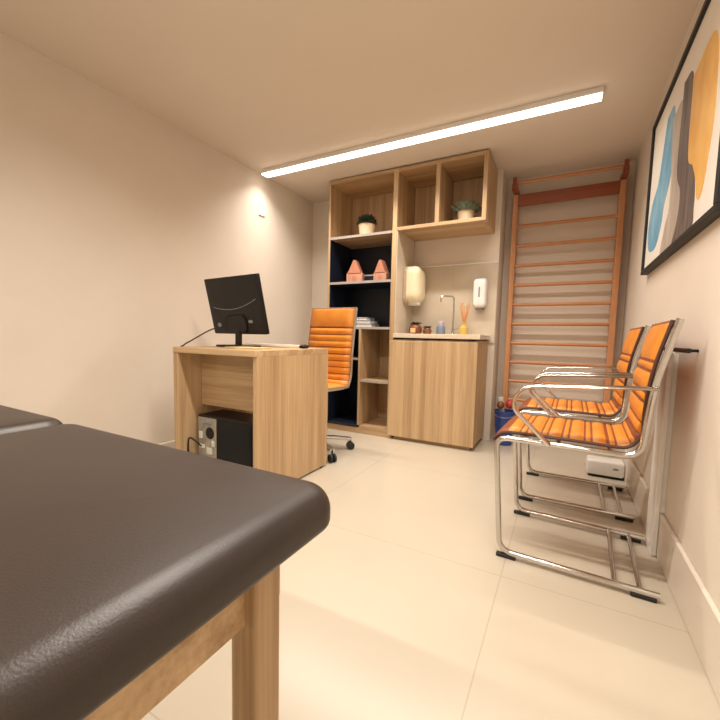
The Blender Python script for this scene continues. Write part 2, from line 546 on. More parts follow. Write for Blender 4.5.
bm = nb(); box(bm, PX0 + 0.165, PX1 - 0.01, PY0 - 0.003, PY0, 0.022, PZ - 0.014, 0.001, 1); link('side_cover', bm, M['screen'], t)
for fx in (PX0 + 0.04, PX1 - 0.04):
    bm = nb(); box(bm, fx - 0.015, fx + 0.015, PY0 + 0.02, PY1 - 0.02, 0, 0.012, 0.002, 1); link('foot', bm, M['rubber'], t)
# cables
bm = nb(); tube(bm, smooth_path([(PX0 + 0.04, PY0 - 0.012, 0.19), (PX0 - 0.0, PY0 - 0.05, 0.24), (PX0 - 0.035, PY0 - 0.04, 0.2), (PX0 - 0.035, PY0 - 0.03, 0.08), (PX0 - 0.025, PY0 + 0.05, 0.006), (PX0 - 0.02, 1.9, 0.006)]), 0.005, 8)
o = link('power_cable', bm, M['rubber'], None, True, base=(PX0, PY0, 0)); tag(o, 'black cable looping from the computer ports under the desk', 'cable')
bm = nb(); tube(bm, smooth_path([(DX0 - 0.012, 1.90, 0.70), (DX0 - 0.018, 1.80, 0.45), (DX0 - 0.02, 1.62, 0.30), (DX0 - 0.045, 1.48, 0.20), (DX0 - 0.05, 1.46, 0.08), (DX0 - 0.06, 1.6, 0.006), (DX0 - 0.1, 1.9, 0.006)]), 0.005, 8)
o = link('power_cable', bm, M['rubber'], None, True, base=(DX0 - 0.04, 1.6, 0)); tag(o, 'dark cable hanging between the desk side and the left wall', 'cable')

# monitor seen from behind, tilted back
MX, MY = -1.715, 1.66
t = thing('computer_monitor', (MX, MY, DZ), 'black flat monitor seen from behind, tilted on its stand on the desk', 'monitor')
bm = nb(); pad(bm, 0.115, 0.085, 0, 0.012, 0.03, 0.005, n=8, k=3, T=Matrix.Translation((MX, MY, DZ))); link('stand_base', bm, M['black'], t, True)
bm = nb(); box(bm, MX - 0.018, MX + 0.018, MY - 0.012, MY + 0.012, DZ + 0.011, DZ + 0.16, 0.004); link('stand_neck', bm, M['black'], t)
tilt = Matrix.Translation((MX + 0.0, MY + 0.012, DZ + 0.078)) @ Matrix.Rotation(math.radians(-7), 4, 'Z') @ Matrix.Rotation(math.radians(13), 4, 'X')
TT = tilt @ Matrix.Rotation(PI / 2, 4, 'X')     # pad's z points to -y, the back of the monitor
bm = nb(); pad(bm, 0.243, 0.168, -0.018, 0.006, 0.006, 0.003, n=4, k=3, T=TT @ Matrix.Translation((0, 0.168, 0))); sh = link('back_shell', bm, M['black'], t, True)
bm = nb(); pad(bm, 0.09, 0.055, 0.0055, 0.014, 0.04, 0.007, n=8, k=4, T=TT @ Matrix.Translation((0, 0.06, 0))); link('rear_bulge', bm, M['black'], sh, True)
bm = nb(); box(bm, -0.235, 0.235, -0.0, 0.0006, -0.156, 0.156)
bm.transform(tilt @ Matrix.Translation((0, 0.0182, 0.166))); link('screen', bm, M['screen'], t)
bm = nb(); tube(bm, [TT @ Vector((x, 0.19 - 0.04 * (1 - (x / 0.22) ** 2) + 0.02 * x / 0.22, 0.0060)) for x in [-.2 + .4 * i / 16 for i in range(17)]], 0.0018, 6); link('curved_ridge', bm, M['grey'], sh, True)
bm = nb(); lathe(bm, [(0.0, 0), (0.018, 0), (0.018, 0.001), (0.0, 0.001)], n=20, T=TT @ Matrix.Translation((-0.175, 0.055, 0.0062)) @ Matrix.Diagonal((1, .8, 1, 1))); link('round_sticker', bm, M['grey'], sh, True)
bm = nb(); lathe(bm, [(0.0, 0), (0.02, 0), (0.02, 0.001), (0.0, 0.001)], n=20, T=TT @ Matrix.Translation((0.125, 0.075, 0.0062)) @ Matrix.Diagonal((1, .45, 1, 1))); link('oval_badge', bm, M['grey'], sh, True)
bm = nb()
p0 = TT @ Vector((-0.18, 0.04, 0.008))
tube(bm, smooth_path([p0, p0 + Vector((-0.02, -0.06, -0.02)), (-1.925, 1.50, DZ + 0.035), (-1.885, 1.415, DZ + 0.008), (-1.93, 1.44, DZ - 0.03), (-1.95, 1.60, 0.5)]), 0.004, 8)
o = link('monitor_cable', bm, M['rubber'], None, True, base=(-1.92, 1.5, DZ)); tag(o, 'thin black cable running from the monitor over the left front corner of the desk', 'cable')

# keyboard, mouse and papers on the desk
t = thing('keyboard', (-1.62, 1.87, DZ), 'pale grey keyboard lying on the desk behind the monitor', 'keyboard')
bm = nb(); box(bm, -1.84, -1.45, 1.81, 1.93, DZ, DZ + 0.014, 0.003); link('keyboard_body', bm, M['pot'], t)
bm = nb()
for i in range(18):
    for j in range(5):
        x = -1.832 + i * 0.021; y = 1.818 + j * 0.021
        box(bm, x, x + 0.018, y, y + 0.018, DZ + 0.014, DZ + 0.018)
link('keys', bm, M['paper'], t)
bm = nb(); pad(bm, 0.022, 0.035, 0, 0.020, 0.020, 0.014, 0.003, n=6, k=5, T=Matrix.Translation((-1.375, 1.85, DZ)))
o = link('computer_mouse', bm, M['black'], None, True, base=(-1.375, 1.85, DZ)); tag(o, 'small black computer mouse near the right end of the desk', 'mouse')
bm = nb()
for k in range(5):
    a = Matrix.Translation((-1.51, 1.53, DZ + 0.0015 * k)) @ Matrix.Rotation(0.05 * (k % 3), 4, 'Z')
    b2 = nb(); box(b2, -0.10, 0.10, -0.07, 0.07, 0, 0.0014); b2.transform(a)
    me = bpy.data.meshes.new('tmp'); b2.to_mesh(me); b2.free(); bm.from_mesh(me); bpy.data.meshes.remove(me)
o = link('paper_stack', bm, M['yellowpaper'], None, base=(-1.5, 1.53, DZ)); tag(o, 'thin stack of yellowish papers on the desk right of the monitor', 'papers')

# ------------------------------------------------------------------ tall open cupboard
YF, YW = 2.825, YS
TX0, TX1 = -1.852, -1.252
t = thing('tall_bookcase', (-1.55, 3.02, 0), 'tall oak and navy open shelf unit standing left of the sink cupboard', 'bookcase')


def P(name, m, x0, x1, y0, y1, z0, z1, par=None, bev=0.001):
    bm = nb(); box(bm, x0, x1, y0, y1, z0, z1, bev, 1)
    return link(name, bm, m, par or t)


P('side_panel', M['oakz'], TX0, TX0 + 0.018, YF, YW, 0, CEIL - 0.012)
P('side_panel', M['oakz'], TX1, -1.214, YF, YW, 0, CEIL - 0.012)
P('top_panel', M['oakx'], TX0 + 0.018, TX1, YF, YW, CEIL - 0.04, CEIL - 0.012)
P('plinth', M['oakx'], TX0 + 0.018, TX1, YF + 0.004, YF + 0.024, 0, 0.05)
P('bottom_panel', M['oakx'], -1.512, TX1, YF, YW, 0.05, 0.07)
P('bottom_panel', M['navy'], TX0 + 0.018, -1.532, YF, YW, 0.05, 0.07)
P('back_panel', M['oakz'], TX0 + 0.018, TX1, YW - 0.018, YW - 0.006, 1.66, CEIL - 0.04)
P('back_panel', M['navy'], TX0 + 0.018, TX1, YW - 0.018, YW - 0.006, 0.91, 1.66)
P('back_panel', M['navy'], TX0 + 0.018, -1.532, YW - 0.018, YW - 0.006, 0.07, 0.89)
P('back_panel', M['oakz'], -1.512, TX1, YW - 0.018, YW - 0.006, 0.07, 0.89)
for z0, z1 in ((0.91, 1.27), (1.29, 1.65)):
    P('lining_panel', M['navy'], TX0 + 0.018, TX0 + 0.024, YF + 0.002, YW - 0.018, z0, z1)
    P('lining_panel', M['navy'], TX1 - 0.006, TX1, YF + 0.002, YW - 0.018, z0, z1)
P('lining_panel', M['navy'], TX0 + 0.018, TX0 + 0.024, YF + 0.002, YW - 0.018, 0.07, 0.89)
P('divider', M['oakz'], -1.532, -1.512, YF, YW - 0.006, 0.07, 0.89)
P('lining_panel', M['navy'], -1.538, -1.532, YF + 0.002, YW - 0.018, 0.07, 0.89)
for z, m in ((1.65, M['oakx']), (1.27, M['navy']), (0.89, M['navy'])):
    s = P('shelf', m, TX0 + 0.018, TX1, YF + 0.003, YW - 0.006, z, z + 0.02)
    P('edge_strip', M['edge'], TX0 + 0.018, TX1, YF, YF + 0.003, z, z + 0.02, s, 0)
s = P('shelf', M['oakx'], -1.512, TX1, YF + 0.003, YW - 0.018, 0.445, 0.465); P('edge_strip', M['edge'], -1.512, TX1, YF, YF + 0.003, 0.445, 0.465, s, 0)
s = P('shelf', M['navy'], TX0 + 0.024, -1.538, YF + 0.003, YW - 0.018, 0.63, 0.648); P('edge_strip', M['edge'], TX0 + 0.024, -1.538, YF, YF + 0.003, 0.63, 0.648, s, 0)

# overhead cupboard above the worktop
t = thing('wall_cupboard', (-0.88, 3.02, 1.665), 'open oak wall cupboard with two compartments hung above the worktop', 'cupboard')
OX0, OX1 = -1.212, -0.540
P('bottom_panel', M['oakx'], OX0, OX1 - 0.03, YF, YW - 0.0, 1.665, 1.69)
P('side_panel', M['oakz'], OX1 - 0.03, OX1, YF, YW, 1.665, CEIL - 0.012)
P('top_panel', M['oakx'], OX0, OX1 - 0.03, YF, YW, CEIL - 0.04, CEIL - 0.012)
P('back_panel', M['oakz'], OX0, OX1 - 0.03, YW - 0.018, YW - 0.004, 1.69, CEIL - 0.04)
P('divider', M['oakz'], -0.912, -0.880, YF, YW - 0.018, 1.69, CEIL - 0.04)

# sink cupboard and worktop
t = thing('sink_cupboard', (-0.9, 3.02, 0), 'closed oak base cupboard under the stone worktop', 'cabinet')
P('body', M['oakz'], -1.212, -0.550, YF + 0.002, YW - 0.003, 0.035, 0.815)
P('door', M['oakz'], -1.236, -0.550, YF - 0.018, YF, 0.03, 0.803, None, 0.002)
P('plinth', M['oakx'], -1.20, -0.58, YF + 0.02, YF + 0.04, 0, 0.035)
P('plinth', M['oakx'], -0.60, -0.58, YF + 0.04, YW, 0, 0.035)
t2 = thing('worktop', (-0.88, 3.0, 0.826), 'cream stone worktop on the sink cupboard', 'worktop')
bm = nb(); box(bm, -1.212, -0.535, YF - 0.022, YS - 0.012, 0.826, 0.86, 0.003, 2); link('slab', bm, M['stone'], t2)
bm = nb(); box(bm, -1.212, -0.565, YF - 0.006, YS - 0.012, 0.815, 0.826); link('shadow_strip', bm, M['black'], t2)  # black strip stands in for the thin shadow under the slab
# beige cladding on the bookcase side, above the worktop
bm = nb(); box(bm, -1.214, -1.206, YF + 0.004, YS - 0.012, 0.86, 1.665); struct('trim_3', bm, M['tile'])


# ------------------------------------------------------------------ things on shelves
def leaves(bm, n, rad, h, size, seed, T):
    rnd = random.Random(seed)
    for i in range(n):
        a = rnd.uniform(0, 2 * PI)
        e = rnd.uniform(0.15, 1.0)
        d = Vector((math.cos(a) * (1 - e * 0.75), math.sin(a) * (1 - e * 0.75), e)).normalized()
        base = Vector((math.cos(a) * rad * 0.25, math.sin(a) * rad * 0.25, 0))
        L = (rad if e < 0.5 else h) * rnd.uniform(0.75, 1.05)
        side = d.cross(Vector((0, 0, 1)))
        side = side.normalized() if side.length > 1e-3 else Vector((1, 0, 0))
        nrm = side.cross(d)
        mid, tip = base + d * L * 0.6 + Vector((0, 0, 0.004)), base + d * L
        w = size * rnd.uniform(0.8, 1.2)
        v = [base, mid + side * w, tip, mid - side * w, mid + nrm * w * 0.45, mid - nrm * w * 0.25]
        vs = [bm.verts.new(T @ x) for x in v]
        for q in ((0, 1, 4), (1, 2, 4), (2, 3, 4), (3, 0, 4), (1, 0, 5), (2, 1, 5), (3, 2, 5), (0, 3, 5)):
            bm.faces.new([vs[k] for k in q])


def plant(x, y, z, r, h, rad, lh, leafm, label, seed, n=60, size=0.012):
    t = thing('potted_succulent', (x, y, z), label, 'potted plant')
    bm = nb(); lathe(bm, [(r * 0.8, 0), (r * 0.84, 0.002), (r, h * 0.95), (r * 1.03, h), (r * 0.9, h), (r * 0.88, h * 0.86), (0, h * 0.86)], x, y, z, 28)
    link('pot', bm, M['pot'], t, True)
    bm = nb(); lathe(bm, [(r * 0.87, 0), (r * 0.87, 0.008), (r * 0.5, 0.014), (0, 0.015)], x, y, z + h * 0.87, 20); link('soil', bm, M['soil'], t, True)
    bm = nb(); leaves(bm, n, rad, lh, size, seed, Matrix.Translation((x, y, z + h * 0.93)))
    link('leaves', bm, leafm, t)


plant(-1.53, 2.92, 1.67, 0.07, 0.095, 0.085, 0.095, M['leaf'], 'dark leafy plant in a cream pot on the top shelf of the tall unit', 3, 220, 0.017)
plant(-0.715, 2.97, 1.69, 0.062, 0.09, 0.11, 0.095, M['leafg'], 'grey-green leafy plant in a cream pot in the wall cupboard', 5, 130, 0.015)


def house(x, y, z, w, h, rz, label):
    t = thing('house_ornament', (x, y, z), label, 'ornament', 'house ornaments on the navy shelf', rz)
    d = 0.06
    bm = nb(); box(bm, -w / 2, w / 2, -d / 2, d / 2, 0, h * 0.42, 0.004); link('house_wall', bm, M['copper'], t, world=False)
    bm = nb()
    for y0, y1 in ((-d / 2 - 0.004, d / 2 + 0.004),):
        a = [bm.verts.new(v) for v in ((-w * 0.42, y0, h * 0.42), (w * 0.42, y0, h * 0.42), (w * 0.07, y0, h), (-w * 0.07, y0, h))]
        b = [bm.verts.new(v) for v in ((-w * 0.42, y1, h * 0.42), (w * 0.42, y1, h * 0.42), (w * 0.07, y1, h), (-w * 0.07, y1, h))]
        bm.faces.new(a); bm.faces.new(b[::-1]); ring_faces(bm, a, b)
    link('roof', bm, M['roofm'], t, world=False)
    bm = nb(); box(bm, -w * 0.12, w * 0.12, -d / 2 - 0.002, -d / 2, 0.004, h * 0.28); link('doorway', bm, M['roofm'], t, world=False)


house(-1.635, 2.93, 1.29, 0.145, 0.19, 0.15, 'pink house-shaped ornament, left one on the navy shelf')
house(-1.385, 2.93, 1.29, 0.125, 0.175, -0.1, 'pink house-shaped ornament, right one beside the side panel')
t = thing('low_box', (-1.50, 3.05, 1.29), 'low dark box with a silver rim between the two pink house ornaments', 'box')
P('box_body', M['navy'], -1.60, -1.41, 3.00, 3.10, 1.29, 1.355)
P('rim', M['edge'], -1.602, -1.408, 2.998, 3.102, 1.355, 1.367)
for k, (x0, x1, z, h, m, lab) in enumerate(((-1.66, -1.45, 0.91, 0.03, M['paper'], 'pale grey book lying lowest in the stack on the navy shelf'),
                                             (-1.65, -1.46, 0.94, 0.028, M['greycover'], 'mid grey book in the middle of the stack on the navy shelf'),
                                             (-1.66, -1.495, 0.968, 0.024, M['paper'], 'small pale book on top of the stack on the navy shelf'))):
    t = thing('book', ((x0 + x1) / 2, 2.98, z), lab, 'book', 'books stacked on the navy shelf')
    bm = nb(); box(bm, x0 + 0.003, x1 - 0.003, 2.893, 3.047, z + 0.003, z + h - 0.003); link('pages', bm, M['paper'], t)
    bm = nb(); box(bm, x0, x1, 2.89, 3.05, z, z + 0.003); box(bm, x0, x1, 2.89, 3.05, z + h - 0.003, z + h); box(bm, x0, x0 + 0.003, 2.89, 3.05, z + 0.003, z + h - 0.003)
    link('cover', bm, m, t)

# ------------------------------------------------------------------ things on and above the worktop
WZ = 0.86
t = thing('ceramic_pot', (-1.125, 3.08, WZ), 'round brown pot with a tan label at the left end of the worktop', 'pot')
bm = nb(); lathe(bm, [(0.035, 0), (0.05, 0.012), (0.056, 0.035), (0.052, 0.06), (0.04, 0.075), (0.036, 0.08), (0.03, 0.078), (0, 0.075)], -1.125, 3.08, WZ, 24); b = link('pot_body', bm, M['brown'], t, True)
bm = nb(); box(bm, -1.15, -1.105, 3.02, 3.03, WZ + 0.01, WZ + 0.05, 0.004); link('label', bm, M['tan2'], t)
bm = nb(); leaves(bm, 40, 0.05, 0.03, 0.012, 8, Matrix.Translation((-1.125, 3.08, WZ + 0.075))); link('leaves', bm, M['leaf'], t)
t = thing('ceramic_pot', (-1.02, 3.08, WZ), 'small reddish brown pot beside the larger brown pot on the worktop', 'pot')
bm = nb(); lathe(bm, [(0.022, 0), (0.034, 0.01), (0.036, 0.03), (0.028, 0.05), (0.026, 0.053), (0, 0.05)], -1.02, 3.08, WZ, 20); link('pot_body', bm, M['brown'], t, True)
bm = nb(); leaves(bm, 26, 0.034, 0.02, 0.009, 9, Matrix.Translation((-1.02, 3.08, WZ + 0.05))); link('leaves', bm, M['leaf'], t)
t = thing('jar', (-0.905, 3.08, WZ), 'blue-grey jar with a lilac cap standing left of the tap', 'jar')
bm = nb(); lathe(bm, [(0.032, 0), (0.036, 0.004), (0.036, 0.06), (0.03, 0.068), (0.0, 0.068)], -0.905, 3.08, WZ, 24); link('jar_body', bm, M['bluegrey'], t, True)
bm = nb(); lathe(bm, [(0.026, 0.068), (0.027, 0.07), (0.027, 0.105), (0.022, 0.11), (0, 0.11)], -0.905, 3.08, WZ, 24); link('lid', bm, M['lilac'], t, True)
t = thing('water_tap', (-0.815, 3.12, WZ), 'slim chrome swan-neck tap standing on the worktop', 'tap')
bm = nb(); lathe(bm, [(0.02, 0), (0.022, 0.006), (0.012, 0.012), (0.011, 0.05), (0.0, 0.05)], -0.815, 3.12, WZ, 20); link('tap_base', bm, M['chrome'], t, True)
bm = nb(); tube(bm, fillet([(-0.815, 3.12, WZ + 0.04), (-0.815, 3.12, WZ + 0.31), (-0.905, 3.05, WZ + 0.31), (-0.905, 3.05, WZ + 0.26)], 0.03), 0.007, 12, up=(0.3, 1, 0)); link('spout', bm, M['chrome'], t, True)
bm = nb(); tube(bm, [(-0.815, 3.12, WZ + 0.035), (-0.77, 3.12, WZ + 0.05)], 0.005, 8); link('lever', bm, M['chrome'], t, True)
t = thing('reed_diffuser', (-0.72, 3.09, WZ), 'amber reed diffuser bottle with orange sticks on the worktop right of the tap', 'diffuser')
bm = nb(); lathe(bm, [(0.03, 0), (0.034, 0.003), (0.034, 0.055), (0.014, 0.075), (0.014, 0.09), (0.016, 0.092), (0.016, 0.10), (0, 0.10)], -0.72, 3.09, WZ, 24); link('bottle', bm, M['amber'], t, True)
for k in range(7):
    a = 2 * PI * k / 7
    bm = nb(); tube(bm, [(-0.72 + 0.006 * math.cos(a), 3.09 + 0.006 * math.sin(a), WZ + 0.09), (-0.72 + 0.04 * math.cos(a), 3.09 + 0.04 * math.sin(a), WZ + 0.235 + 0.02 * (k % 2))], 0.0032, 6)
    link('reed', bm, M['reed'], t, True)

# soap dispenser on the splashback
t = thing('soap_dispenser', (-0.62, YS - 0.012, 1.075), 'white soap dispenser mounted on the tiled wall above the worktop', 'soap dispenser')
bm = nb(); pad(bm, 0.052, 0.115, 0, 0.085, 0.03, 0.028, 0.004, n=8, k=6, T=Matrix.Translation((-0.62, YS - 0.012, 1.195)) @ Matrix.Rotation(PI / 2, 4, 'X')); c = link('cover', bm, M['white'], t, True)
bm = nb(); box(bm, -0.65, -0.59, YS - 0.075, YS - 0.02, 1.062, 1.085, 0.006); link('nozzle', bm, M['grey'], t)
bm = nb(); box(bm, -0.626, -0.614, YS - 0.103, YS - 0.099, 1.16, 1.24, 0.001, 1); link('level_window', bm, M['grey'], c)
# towel dispenser on the side cladding
t = thing('paper_towel_dispenser', (-1.206, 3.09, 1.12), 'rounded cream paper towel dispenser mounted on the side panel left of the tiles', 'towel dispenser')
Tt = Matrix.Translation((-1.206, 3.08, 1.27)) @ Matrix.Rotation(PI / 2, 4, 'Y') @ Matrix.Rotation(PI, 4, 'Z')
bm = nb(); pad(bm, 0.150, 0.112, 0.006, 0.135, 0.075, 0.06, 0.006, n=10, k=8, T=Tt, rb=0.004); link('cover', bm, M['cream'], t, 'all')
bm = nb(); pad(bm, 0.150, 0.116, 0, 0.03, 0.05, 0.004, n=8, k=2, T=Matrix.Translation((-0.000, 0, -0.012)) @ Tt); link('back_plate', bm, M['tan'], t, True)
bm = nb(); pad(bm, 0.05, 0.03, 0, 0.03, 0.02, 0.008, n=6, k=4, T=Matrix.Translation((-1.135, 3.06, 1.098))); link('paper_outlet', bm, M['paper'], t, True)

# ------------------------------------------------------------------ wall bars
t = thing('wall_bars', (-0.05, 3.40, 0), 'reddish wooden exercise wall bars filling the narrow end wall', 'wall bars')
BY0, BY1 = 3.355, 3.455
for x0, x1 in ((-0.435, -0.397), (0.283, 0.321)):
    bm = nb(); box(bm, x0, x1, BY0, BY1, 0.0, 1.99, 0.004); link('post', bm, M['redwoodz'], t)
for k in range(11):
    z = 1.745 - 0.157 * k
    bm = nb(); tube(bm, [(-0.40, 3.385, z), (0.286, 3.385, z)], 0.013, 14, up=(0, 0, 1)); link('rung', bm, M['redwood'], t, True)
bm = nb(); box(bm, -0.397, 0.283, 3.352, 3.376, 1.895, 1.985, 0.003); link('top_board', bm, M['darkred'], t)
for x in (-0.416, 0.302):
    bm = nb()
    box(bm, x - 0.018, x + 0.018, 3.24, 3.455, 1.992, 2.04, 0.004)
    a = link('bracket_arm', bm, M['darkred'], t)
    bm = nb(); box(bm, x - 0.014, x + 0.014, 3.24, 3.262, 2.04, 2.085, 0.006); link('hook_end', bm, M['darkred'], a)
bm = nb(); tube(bm, [(-0.416, 3.285, 2.052), (0.302, 3.285, 2.052)], 0.012, 14, up=(0, 0, 1)); link('pull_up_bar', bm, M['redwood'], t, True)

# bucket with therapy balls by the wall bars
t = thing('blue_bucket', (-0.385, 3.17, 0), 'blue bucket in the corner beside the wall bars', 'bucket')
bm = nb(); lathe(bm, [(0.055, 0), (0.06, 0.003), (0.078, 0.26), (0.082, 0.262), (0.082, 0.272), (0.074, 0.272), (0.056, 0.01), (0, 0.008)], -0.385, 3.17, 0, 28); link('bucket_body', bm, M['blue'], t, True)
bm = nb(); tube(bm, [(-0.385 + 0.083 * math.cos(a), 3.17 - 0.006 * math.sin(a) - 0.085 * math.sin(a) * 0.9, 0.255 - 0.03 * math.sin(a)) for a in [PI * i / 14 for i in range(15)]], 0.003, 6, up=(0, 0, 1)); link('bucket_handle', bm, M['steel'], t, True)


def ball(x, y, z, r, m, label, name='therapy_ball'):
    bm = nb(); bmesh.ops.create_uvsphere(bm, u_segments=24, v_segments=14, radius=r)
    bm.transform(Matrix.Translation((x, y, z)))
    o = link(name, bm, m, None, 'all', base=(x, y, z - r)); return tag(o, label, 'ball', 'balls in the blue bucket')


ball(-0.350, 3.165, 0.325, 0.036, M['red'], 'dark red rubber ball on top of the blue bucket')
ball(-0.418, 3.145, 0.315, 0.030, M['brown'], 'brown rubber ball on top of the blue bucket')
bm = nb(); lathe(bm, [(0.0, 0), (0.022, 0), (0.022, 0.36), (0.016, 0.36), (0.016, 0.35), (0, 0.35)], 0, 0, 0, 20, T=Matrix.Translation((-0.385, 3.20, 0.012)) @ Matrix.Rotation(-0.12, 4, 'Y'))
o = link('paper_roll', bm, M['paper'], None, True, base=(-0.385, 3.20, 0.012)); tag(o, 'pale upright roll standing in the blue bucket', 'roll')

# white case on the floor
t = thing('white_case', (0.265, 2.76, 0), 'low white rounded case lying on the floor beyond the orange chairs', 'case')
bm = nb(); box(bm, 0.175, 0.35, 2.71, 2.81, 0, 0.014, 0.003); link('case_base', bm, M['black'], t)
bm = nb(); box(bm, 0.165, 0.362, 2.70, 2.82, 0.014, 0.105, 0.014, 4); c = link('case_shell', bm, M['white'], t, True)
bm = nb(); lathe(bm, [(0, 0), (0.016, 0), (0.016, 0.0012), (0, 0.0012)], n=18, T=Matrix.Translation((0.315, 2.70, 0.065)) @ Matrix.Rotation(PI / 2, 4, 'X') @ Matrix.Diagonal((1, 0.4, 1, 1))); link('oval_mark', bm, M['grey'], c, True)


# ------------------------------------------------------------------ ribbed leather slings and chrome chairs
def sling(bm, path, y0, y1, half, ribs, amp, ncol=6):
    """padded sheet along a side-view path (x, z): ribs is a list of (start, end) fractions of bulging pads, dark bands between"""
    P2 = [Vector((p[0], 0, p[1])) for p in path]
    S = [0.0]
    for a, b in zip(P2, P2[1:]):
        S.append(S[-1] + (b - a).length)
    L = S[-1]
    n = int(L / 0.0035)

    def at(s):
        s = min(max(s, 0), L)
        for i in range(len(S) - 1):
            if s <= S[i + 1] + 1e-9:
                u = (s - S[i]) / max(S[i + 1] - S[i], 1e-9)
                return P2[i].lerp(P2[i + 1], u)
        return P2[-1]
    rows = []
    for i in range(n + 1):
        s = L * i / n
        f = s / L
        p = at(s)
        tg = (at(s + 0.006) - at(s - 0.006)).normalized()
        nr = Vector((-tg.z, 0, tg.x))
        h, band = 0.0, 1
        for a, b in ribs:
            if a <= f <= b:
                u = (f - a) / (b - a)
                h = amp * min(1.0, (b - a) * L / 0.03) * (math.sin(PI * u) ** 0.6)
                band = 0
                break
        endc = min(1.0, min(s, L - s) / 0.012)
        th = half * (0.35 + 0.65 * math.sqrt(max(endc, 0)))
        top, bot = [], []
        for c in range(ncol + 1):
            y = y0 + (y1 - y0) * c / ncol
            ed = 0.0 if c in (0, ncol) else 1.0
            q = Vector((0, y, 0))
            top.append(bm.verts.new(p + nr * (th * (0.5 + 0.5 * ed) + h * ed) + q))
            bot.append(bm.verts.new(p - nr * (th * (0.5 + 0.5 * ed) + h * 0.5 * ed) + q))
        rows.append((top, bot, band))
    for (t0, b0, k0), (t1, b1, k1) in zip(rows, rows[1:]):
        mi = 1 if (k0 and k1) else 0
        for c in range(ncol):
            bm.faces.new((t0[c], t0[c + 1], t1[c + 1], t1[c])).material_index = mi
            bm.faces.new((b0[c], b1[c], b1[c + 1], b0[c + 1])).material_index = mi
        for c in (0, ncol):
            bm.faces.new((t0[c], t1[c], b1[c], b0[c])).material_index = mi
    for tt, bb, _ in (rows[0], rows[-1]):
        for c in range(ncol):
            bm.faces.new((tt[c], bb[c], bb[c + 1], tt[c + 1]))


def edge_trim(path, y, r=0.006):
    bm = nb()
    tube(bm, [(p[0], y, p[1]) for p in path], r, 8, r2=0.008)
    return bm


def col_y(bm):
    pass


def rib_list(n, wide, narrow, start=0.0, end=1.0, gap=0.12):
    """alternating wide and narrow pads with bands between"""
    out = []
    unit = []
    for i in range(n):
        unit += [('w', wide), ('g', gap), ('n', narrow), ('g', gap)]
    tot = sum(u[1] for u in unit)
    x = start
    for k, u in unit:
        d = u / tot * (end - start)
        if k != 'g':
            out.append((x, x + d))
        x += d
    return out


W = 0.42       # width between the side tubes
seat_path = fillet([(-0.226, 0.447), (-0.19, 0.482), (0.02, 0.484), (0.202, 0.482), (0.234, 0.53)], [0, 0.03, 0.05, 0.05, 0], 6)
back_path = fillet([(0.234, 0.53), (0.236, 0.66), (0.250, 0.76), (0.285, 0.902)], [0, 0.05, 0.06, 0], 6)


def visitor_chair():
    t = thing('visitor_chair', (0, 0, 0), 'x', 'chair', 'orange visitor chairs along the right wall')
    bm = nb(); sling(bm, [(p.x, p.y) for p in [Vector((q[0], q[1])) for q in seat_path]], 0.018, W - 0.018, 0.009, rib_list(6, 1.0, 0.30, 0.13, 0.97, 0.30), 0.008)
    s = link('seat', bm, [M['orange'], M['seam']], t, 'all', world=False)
    for y in (0.018, W - 0.018):
        link('piping', edge_trim(seat_path, y), M['piping'], s, True, world=False)
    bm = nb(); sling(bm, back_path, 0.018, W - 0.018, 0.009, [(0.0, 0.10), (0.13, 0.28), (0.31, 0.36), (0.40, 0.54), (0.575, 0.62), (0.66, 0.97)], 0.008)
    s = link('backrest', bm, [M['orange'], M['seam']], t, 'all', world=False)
    for y in (0.018, W - 0.018):
        link('piping', edge_trim(back_path, y), M['piping'], s, True, world=False)
    side = fillet([(0.312, 0.022), (-0.180, 0.022), (-0.212, 0.462), (0.10, 0.462), (0.232, 0.462), (0.252, 0.69), (0.300, 0.905)], [0, 0.05, 0.045, 0, 0.05, 0.05, 0], 7)
    for y in (0.0, W):
        bm = nb(); tube(bm, [(p.x, y, p.y) for p in side], 0.0105, 12)
        s = link('side_frame', bm, M['chrome'], t, True, world=False)
        for x in (-0.155, 0.27):
            bm = nb(); box(bm, x - 0.035, x + 0.035, y - 0.010, y + 0.010, 0, 0.014, 0.003); link('glide', bm, M['rubber'], s, world=False)
        ay = y - 0.024 if y == 0 else y + 0.024
        arm = fillet([(0.256, 0.69), (-0.125, 0.668), (-0.165, 0.59), (-0.03, 0.464)], [0, 0.07, 0.06, 0], 8)
        bm = nb(); tube(bm, [(p.x, ay, p.y) for p in arm], 0.007, 12, r2=0.019); a = link('armrest', bm, M['chrome'], t, True, world=False)
        bm = nb(); tube(bm, [(0.252, y, 0.688), (0.252, ay, 0.688)], 0.008, 8, up=(0, 0, 1)); link('arm_bolt', bm, M['chrome'], a, True, world=False); bm = nb(); tube(bm, [(-0.032, y, 0.464), (-0.032, ay, 0.466)], 0.008, 8, up=(0, 0, 1)); link('arm_bolt', bm, M['chrome'], a, True, world=False)
    for x, z in ((0.19, 0.024), (0.26, 0.024), (0.15, 0.458), (-0.12, 0.458), (0.294, 0.885)):
        bm = nb(); tube(bm, [(x, 0.005, z), (x, W - 0.005, z)], 0.008, 10, up=(0, 0, 1)); link('cross_bar', bm, M['chrome'], t, True, world=False)
    bm = nb(); tube(bm, smooth_path([(-0.02, W - 0.04, 0.455), (-0.01, W - 0.04, 0.41), (-0.02, W - 0.045, 0.385), (-0.03, W - 0.04, 0.42), (-0.04, W - 0.04, 0.455)]), 0.004, 6); link('strap', bm, M['piping'], t, True, world=False)
    return t


